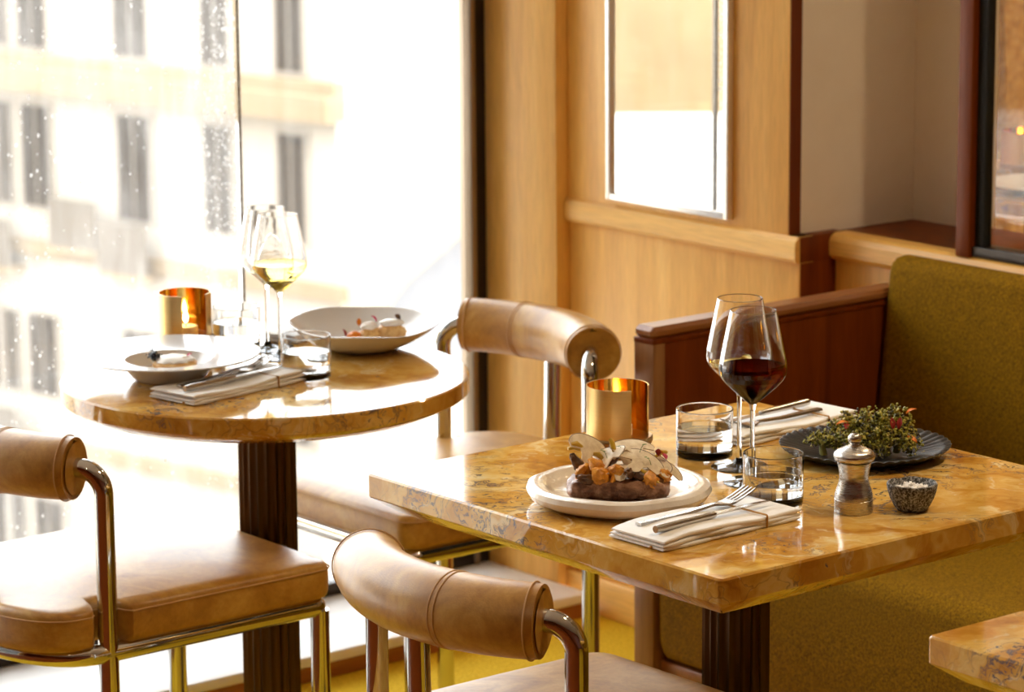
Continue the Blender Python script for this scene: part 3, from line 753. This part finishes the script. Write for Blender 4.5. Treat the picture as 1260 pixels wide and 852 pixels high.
def fork(label, loc, rot, tilt=0):
    f = thing('fork', label, 'fork', loc, rot, 'steel forks'); f.rotation_euler = (0, tilt, rot)
    xs = [i/18*.130-.10 for i in range(19)]
    pth = [(x, .002+.0025*max(0, (x+.02)/.05)) for x in xs]
    wd = [.0042+.0012*math.cos((x+.1)*18) if x < .0 else .0032+.0006*math.cos(x*80) for x in xs]
    obj('handle', *strip(pth, wd, .0034, 'cutlery'), 'cutlery', f, True, 50)
    pts = [(.028, .0042), (.034, .0042), (.042, .0035), (.052, .0032), (.060, .0045)]
    obj('head', *strip(pts, [.0032, .0062, .0098, .0115, .0115], .0022, 'cutlery'), 'cutlery', f, True, 50)
    for i in range(4):
        y = -.0098+i*.0065
        tp = [(.059, .0045), (.070, .0075), (.084, .0125), (.094, .0165)]
        V, F = strip(tp, [.0017, .0015, .0013, .0006], .0018, 'cutlery')
        obj('tine', [(a, b+y, c) for a, b, c in V], F, 'cutlery', f, True, 50)
    return f
def knife(label, loc, rot):
    k = thing('knife', label, 'knife', loc, rot, 'steel table knives')
    obj('handle', *tube([(-.105+i*.0105, 0, .0052) for i in range(11)], [.0046, .0052, .0052, .0051, .0049, .0048, .0047, .0046, .0045, .0044, .0038], 16), 'cutlery', k, True, 60)
    L = []
    for i in range(13):
        x = 0+i*.0085; top = .006+.0; w = .0075*math.sin(min(1, (1-i/12.5)*2.2)*PI/2)+.0004
        L.append([(x, -w*.35, .0045), (x, w, .0049), (x, w, .0056), (x, -w*.35, .0061)])
    obj('blade', *loft(L), 'cutlery', k, True, 40)
    return k
NZ = .0172
napkin('folded white napkin in front of the steak plate', (-.203, -.163, TS), R_(2), 1)
fork('fork with raised tines on the napkin by the steak', (-.20, -.142, TS+NZ), R_(2))
knife('knife on the napkin by the steak', (-.205, -.181, TS+NZ), R_(4))
napkin('folded white napkin behind the wine glasses', (.246, .186, TS), R_(4), 2)
fork('fork on the napkin behind the wine glasses', (.225, .17, TS+NZ), R_(184))
knife('knife on the napkin behind the wine glasses', (.23, .20, TS+NZ), R_(186))
napkin('folded white napkin at the front of the round table', (-.152, .972, TR), R_(10), 3)
fork('fork with raised tines on the round table napkin', (-.148, .985, TR+NZ), R_(11))
knife('knife on the round table napkin', (-.155, .952, TR+NZ), R_(11))
napkin('folded white napkin behind the glasses on the round table', (.155, 1.225, TR), R_(15), 4, .09, .06)

# ---- pepper mill, salt
pm = thing('pepper_mill', 'small brushed steel pepper mill', 'pepper mill', (-.003, -.221, TS))
obj('body', *lathe([(0, 0), (.0238, 0), (.0245, .0008), (.0245, .0172), (.0236, .0180), (.0236, .0188), (.0246, .0196), (.0244, .0225), (.0228, .029), (.0200, .0365), (.0186, .044), (.0186, .050), (.0198, .057), (.0212, .063), (.0214, .0655), (0, .0655)], 64), 'mill', pm, True, 30)
hd = obj('head', *lathe([(0, .0662), (.0212, .0662), (.0252, .0688), (.0266, .0725), (.0258, .0765), (.0225, .0800), (.0150, .0835), (.0095, .0860), (.0060, .0875), (0, .0876)], 64), 'mill', pm, True, 40)
obj('knob', *lathe([(.0055, .0870), (.0052, .0885), (.0072, .0905), (.0086, .0945), (.0080, .0985), (.0055, .1012), (0, .1022)], 40), 'mill', hd, True, 50)
sb = thing('salt_bowl', 'small grey granite bowl of salt flakes', 'bowl', (.060, -.262, TS))
obj('bowl', *lathe([(0, 0), (.017, 0), (.0195, .001), (.0235, .007), (.0285, .017), (.0315, .027), (.0325, .0335), (.0318, .0355), (.0300, .0360), (.0284, .0345), (.0268, .028), (.021, .018), (0, .015)], 64, organic(.03, 1.3, 9)), 'granite', sb, True, 50)
rs = random.Random(5); fl = []
for i in range(90):
    a = rs.uniform(0, 2*PI); r = .023*math.sqrt(rs.random()); h = .026+.0075*rs.random()*(1-r/.03)
    s = rs.uniform(.0012, .0034)
    fl.append(xf(box(-s, s, -s*.8, s*.8, -s*.5, s*.5), (r*math.cos(a), r*math.sin(a), h), (rs.uniform(0, 3), rs.uniform(0, 3), rs.uniform(0, 3))))
so = obj('salt_flakes', *join(xf(blob(.0235, .0235, .004, .1, 3, 2), (0, 0, .0255)), *fl), 'salt', None, False); so['kind'] = 'stuff'
tag(place(so, (.060, -.262, TS)), 'white salt flakes heaped in the granite bowl', 'salt')

# ================================================================== FOOD
rf = random.Random(11)
SP = Vector((-.195, .012, TS+.0115))
vr = Vector((.779, -.627, 0)); vf_ = Vector((.627, .779, 0))          # along the front of the plate, and away from the viewer
def sp(a, b, c): return SP + vr*a + vf_*b + Vector((0, 0, c))
ang = math.atan2(vr.y, vr.x)
# steak: blocky slab of meat
bm = bmesh.new(); bmesh.ops.create_cube(bm, size=1); bmesh.ops.subdivide_edges(bm, edges=bm.edges, cuts=9, use_grid_fill=True)
V = []
for v in bm.verts:
    p = v.co.copy(); q = p.copy(); m = max(abs(p.x), abs(p.y), abs(p.z)); ln = p.length
    q = p*(1-.18*(ln/m-1)/.732)                                       # soften the corners
    k = noise.fractal(Vector((p.x*4, p.y*3, p.z*3)), .7, 2, 4)
    V.append((q.x*.132*(1+.05*k), q.y*.058*(1+.14*k), max(-.012, q.z*.027*(1+.22*k)+.002*noise.noise(Vector((p.x*9, p.y*5, 3))))))
F = [tuple(x.index for x in f.verts) for f in bm.faces]; bm.free()
st = tag(place(obj('steak', V, F, 'meat', None, True, 60), sp(-.002, -.018, .012), (0, 0, ang-.06)), 'seared slab of steak on the cream plate', 'steak')
tag(place(obj('jus', *blob(.056, .016, .0024, .25, 1.5, 3, 4), 'jus'), sp(-.018, -.053, .0024), (0, 0, ang)), 'dark jus pooled under the front of the steak', 'sauce')
def mush_slice(label, loc, rot, s=1.0, seed=0):
    g = thing('mushroom_slice', label, 'mushroom', loc, 0, 'raw mushroom slices on the steak'); g.rotation_euler = rot
    pts = []
    for i in range(25):                                                # cap outline
        a = PI*i/24; pts.append((.021*math.cos(a), .013*math.sin(a)**.8+.002))
    pts += [(-.0185, -.003), (-.008, -.001), (-.0055, -.006), (-.006, -.013), (-.002, -.016), (.003, -.0155), (.006, -.012), (.0055, -.005), (.008, -.001), (.0185, -.003)]
    def lay(z, k): return [(x*s*k, y*s*k, z+.0035*s*math.sin(x*70+seed)+.0025*math.cos(y*120+seed)) for x, y in pts]
    obj('flesh', *loft([lay(-.0008, .96), lay(-.0004, 1), lay(.0004, 1), lay(.0008, .96)]), 'champ', g, True, 50)
    rim = [Vector((.0212*math.cos(PI*i/24)*s, (.0135*math.sin(PI*i/24)**.8+.002)*s, .0035*s*math.sin(.021*math.cos(PI*i/24)*70+seed)+.0025*math.cos((.013*math.sin(PI*i/24)**.8+.002)*120+seed))) for i in range(25)]
    obj('skin', *tube(rim, .0007, 6), 'champ_skin', g)
    return g
ms = [((-.004, -.030, .034), (.35, .1, ang+.4), 1.1, 'low slice at the front of the pile'),
      ((.060, -.020, .032), (.45, .5, ang-.2), 1.05, 'small slice hanging over the right end'),
      ((-.040, .002, .058), (.85, .3, ang+.2), 1.3, 'large upright slice at the left of the pile'),
      ((-.016, -.012, .052), (.55, -.2, ang-.8), 1.35, 'broad slice leaning at the middle left'),
      ((.018, .006, .054), (.5, .2, ang+.5), 1.45, 'top slice at the centre'),
      ((.026, -.020, .043), (.42, .25, ang-.5), 1.45, 'pale slice at the front right'),
      ((.044, -.012, .039), (.35, .15, ang-.9), 1.2, 'slice at the right end of the pile'),
      ((.005, .016, .048), (.7, 0, ang+.9), 1.1, 'slice tucked at the back of the pile')]
for i, (p, r, s, l) in enumerate(ms): mush_slice('raw mushroom ' + l, sp(*p), r, s, i*1.7)
def chanterelle(label, loc, rot, s):
    g = thing('chanterelle', label, 'mushroom', loc, 0, 'fried chanterelles on the steak'); g.rotation_euler = rot
    obj('cap', *blob(.0125*s, .0115*s, .0085*s, .34, 2.4, 3, s*7+len(label)), 'chanterelle', g, True, 60)
    obj('stem', *tube([(0, 0, -.004*s), (.001, .001, -.012*s), (.003, .002, -.02*s)], [.0048*s, .004*s, .003*s], 10), 'chanterelle', g)
ch = [((-.025, -.034, .030), (.9, .4, 0), 1.15, 'at the front left of the steak'), ((-.030, -.020, .040), (.4, -.5, 1), 1.0, 'above the left end of the steak'),
      ((-.006, -.030, .036), (.7, .3, 2), .9, 'at the front middle of the steak'), ((.040, -.036, .025), (1.0, .2, .5), 1.1, 'at the front right of the steak'),
      ((.056, -.024, .028), (.6, .6, 1.2), .9, 'at the right end of the steak'), ((-.046, -.016, .032), (.3, .9, 2.2), 1.0, 'at the far left of the steak')]
for p, r, s, l in ch: chanterelle('golden fried chanterelle ' + l, sp(*p), r, s)
for p, r, l in (((-.052, .006, .036), (.3, .9, 0), 'at the left'), ((.014, -.028, .034), (.9, .2, .6), 'at the front'), ((-.014, .012, .040), (.4, .6, 2), 'at the back'), ((.036, -.034, .028), (.2, .3, ang), 'at the right'), ((-.038, -.034, .026), (.3, .2, ang+.4), 'low at the front left')):
    o = obj('roasted_mushroom', *blob(.020, .008, .007, .3, 2.2, 3, len(l)), 'trumpet'); tag(place(o, sp(*p), r), 'dark roasted mushroom strip ' + l + ' of the steak topping', 'mushroom', 'roasted mushroom strips')
beans = [((-.048, .004, .060), (-.062, -.004, .066), 'upper left'), ((-.050, .010, .056), (-.066, .004, .058), 'far left'), ((-.006, -.004, .055), (-.012, .0, .072), 'upright middle'),
         ((.020, -.030, .040), (.052, -.044, .020), 'long front'), ((.046, .004, .046), (.062, .008, .052), 'right'), ((-.020, -.004, .045), (-.034, .010, .050), 'inner')]
for a, b, l in beans:
    A, B = sp(*a), sp(*b); mid = (A+B)/2 + Vector((0, 0, .003))
    o = obj('yellow_bean', *tube([A-A, (mid-A), B-A], [.0028, .0036, .0022], 10), 'bean'); o.location = A
    tag(o, l + ' yellow bean in the steak topping', 'bean', 'yellow beans on the steak')
def petal(w, h, mat, name='petal'):
    V = []; F = []
    for i in range(7):
        u = i/6; ww = w*math.sin(PI*(.08+.9*u))
        for s in (-1, 0, 1): V.append((s*ww, h*u, .15*h*math.sin(PI*u)+abs(s)*.08*h))
    for i in range(6):
        for j in range(2): a = i*3+j; F.append((a, a+1, a+4, a+3))
    n = len(V); V += [(x, y, z-.0005) for x, y, z in V]; F += [tuple(n+k for k in reversed(f)) for f in F]
    for i in range(6):
        for j in (0, 2): a = i*3+j; F.append((a, a+3, a+3+n, a+n))
    return obj(name, V, F, mat)
for p, r, m, l in (((.056, -.006, .050), (.9, .3, 1), 'orange_petal', 'orange flower petal at the right of the mushrooms'), ((.060, -.008, .046), (.6, .2, 0), 'pink_petal', 'pink flower petal at the right of the mushrooms'),
                   ((.050, -.004, .050), (1.1, 0, 2.4), 'red_petal', 'dark red petal beside the mushrooms')):
    tag(place(petal(.004, .011, m), sp(*p), r), l, 'petal', 'petals on the steak')
for a, b, c, l in ((-.016, -.016, .056, 'left'), (.004, -.008, .060, 'middle'), (.026, -.010, .062, 'top'), (.040, -.022, .048, 'right')):
    s = thing('herb_sprig', 'tiny green herb sprig at the ' + l + ' of the mushroom slices', 'herb', sp(a, b, c-.006), rf.uniform(0, 6), 'herb sprigs on the steak')
    obj('stem', *tube([(0, 0, 0), (.002, .001, .006), (.005, .002, .010)], .0004, 5), 'herb', s)
    for q in range(2): obj('leaf', *xf(blob(.0024, .0016, .0006, .1, 2, 1), (.005+.002*q, .002-.003*q, .010+.001*q)), 'herb', s)

# charred broccoli
BP = Vector((.226, -.012, TS+.006))
def bpnt(a, b, c): return BP + vr*a + vf_*b + Vector((0, 0, c))
def floret(label, loc, R, seed, rot):
    r = random.Random(seed); g = thing('broccoli_floret', label, 'broccoli', loc, 0, 'charred broccoli florets'); g.rotation_euler = rot
    P1 = []; P2 = []; S = []
    S.append(tube([(0, 0, -R*.75), (0, .002, -R*.2), (0, 0, R*.2)], [R*.26, R*.22, R*.16], 10))
    for i in range(15):
        th = r.uniform(0, 2*PI); ph = math.acos(r.uniform(-.25, 1)); d = Vector((math.sin(ph)*math.cos(th), math.sin(ph)*math.sin(th), math.cos(ph)*.8))
        tip = d*R*r.uniform(.72, 1.05)
        S.append(tube([(0, 0, -R*.2), d*R*.45, tip], [R*.13, R*.09, R*.06], 6))
        for k in range(24):
            o = tip + Vector((r.gauss(0, 1), r.gauss(0, 1), r.gauss(0, 1)))*R*.19
            s = R*r.uniform(.035, .10)
            (P2 if r.random() < .33 else P1).append(xf(blob(s*r.uniform(.7, 1.6), s*r.uniform(.7, 1.3), s, .8, 2.5, 1, r.random()*9), o, (r.random()*3, r.random()*3, r.random()*3)))
    obj('stalk', *join(*S), 'stalk', g); obj('buds', *join(*P1), 'broc', g, True, 70); obj('charred_tips', *join(*P2), 'broc_dark', g, True, 70)
    return g
fl = [((-.058, -.018, .015), .020, 'at the left of the black plate'), ((-.036, .002, .020), .024, 'behind the pepper mill'), ((-.014, .010, .034), .025, 'standing tallest in the middle'),
      ((.004, -.018, .020), .024, 'at the front middle of the heap'), ((.020, .008, .022), .025, 'in the middle right of the heap'), ((.036, -.004, .034), .027, 'on top at the right'),
      ((.044, -.022, .018), .022, 'at the front right of the heap'), ((-.020, -.026, .016), .020, 'low at the front left'), ((.024, -.032, .015), .018, 'lowest at the front')]
for i, (p, R, l) in enumerate(fl): floret('charred broccoli floret ' + l, bpnt(*p), R, 20+i, (rf.uniform(-.6, .6), rf.uniform(-.6, .6), rf.uniform(0, 6)))
for p, r, m, l in (((.056, .0, .052), (.3, 0, ang-1.2), 'orange_petal', 'orange petal at the top right of the broccoli'), ((.054, -.026, .026), (-.5, .3, ang-2.2), 'orange_petal', 'orange petal at the lower right of the broccoli'),
                   ((-.040, -.012, .040), (.2, .2, ang-1.5), 'orange_petal', 'orange petal at the left of the broccoli'), ((-.030, -.022, .036), (.4, .5, ang), 'red_petal', 'dark red petal at the left of the broccoli'),
                   ((.034, -.030, .038), (1.2, 0, ang+.3), 'red_petal', 'dark red petal in the middle of the broccoli'), ((.042, -.030, .038), (1.2, .1, ang-.3), 'red_petal', 'dark red petal at the right of the broccoli')):
    tag(place(petal(.004, .016, m), bpnt(*p), r), l, 'petal', 'petals on the broccoli')

# soup plate: small tart with caviar
QP = Vector((-.178, 1.098, TR+.0095))
def qp(a, b, c): return QP + vr*a + vf_*b + Vector((0, 0, c))
tag(place(obj('broth', *lathe([(0, 0), (.05, .0), (.052, .002), (0, .0022)], 40), 'sauce'), QP+Vector((0, 0, .0006))), 'amber broth in the soup plate', 'sauce')
tt = thing('small_tart', 'golden round tart in the soup plate', 'tart', qp(.010, -.004, .003))
obj('crust', *lathe([(0, 0), (.030, 0), (.034, .004), (.0345, .014), (.031, .017), (0, .018)], 40, organic(.06, 3, 4)), 'tart', tt)
obj('topping', *xf(blob(.029, .029, .008, .2, 3, 3, 2), (0, 0, .018)), 'cream', tt)
cv = [xf(blob(.0014, .0014, .0014, 0, 1, 1), Vector((rf.gauss(0, .0042), rf.gauss(0, .0042), abs(rf.gauss(0, .0045))+.002))) for _ in range(150)]
c_ = obj('caviar', *join(xf(blob(.007, .007, .008, .1, 2, 2), (0, 0, .005)), *cv), 'caviar'); c_['kind'] = 'stuff'; tag(place(c_, qp(-.022, -.004, .022)), 'spoonful of black caviar on the tart', 'caviar')
tag(place(petal(.003, .010, 'pink_petal'), qp(.028, -.004, .026), (.5, .2, ang-1.2)), 'pink petal on the tart in the soup plate', 'petal')
# dessert bowl
DP = Vector((.186, 1.086, TR+.010))
def dp(a, b, c): return DP + vr*a + vf_*b + Vector((0, 0, c))
for i, (p, r, m, l) in enumerate((((.012, -.006, .014), (.020, .014, .013), 'tart', 'golden choux puff in the middle of the white bowl'), ((.044, -.002, .018), (.026, .016, .014), 'tart', 'golden choux puff at the right of the white bowl'),
                       ((-.014, -.010, .012), (.012, .012, .010), 'orange_petal', 'orange fruit segment in the white bowl'), ((.010, -.004, .028), (.014, .012, .008), 'cream', 'white cream spoonful on the left puff'), ((.046, .0, .033), (.020, .013, .006), 'cream', 'white cream spoonful on the right puff'))):
    tag(place(obj('dessert_piece', *blob(*r, .2, 2.2, 3, i+3), m), dp(*p), (0, 0, ang)), l, 'dessert', 'dessert pieces in the white bowl')
for i, (p, m, l) in enumerate((((-.006, -.008, .030), 'orange_petal', 'orange petal at the left of the dessert'), ((-.028, -.014, .014), 'red_petal', 'dark red petal low at the left of the dessert'), ((.022, -.008, .036), 'pink_petal', 'pink petal between the cream spoonfuls'),
                   ((.060, .002, .038), 'trumpet', 'brown crisp standing at the right of the dessert'))):
    tag(place(petal(.004, .013, m), dp(*p), (1.0, .2*i, ang+i)), l, 'petal', 'petals on the dessert')

# ================================================================== NEXT ROOM TABLE (seen through the dark framed opening)
nt = table('round_table', 'blurred round table in the next room through the dark opening', (2.30, 1.52, 0), .75, .318)
candle_holder('blurred brass candle holder on the next room table', (2.33, 1.62, .75), 0)
tag(place(obj('dinner_plate', *lathe([(0, 0), (.06, 0), (.10, .010), (.13, .016), (.131, .018), (.10, .014), (.06, .006), (0, .005)], 64), 'porcelain'), (2.20, 1.42, .75)), 'white plate on the next room table', 'plate')
tag(obj('slanted_post', *tube([(2.62, 1.80, 0), (2.47, 1.80, 2.8)], .024, 12), 'darkpost'), 'dark slanted post against the golden curtain', 'post')
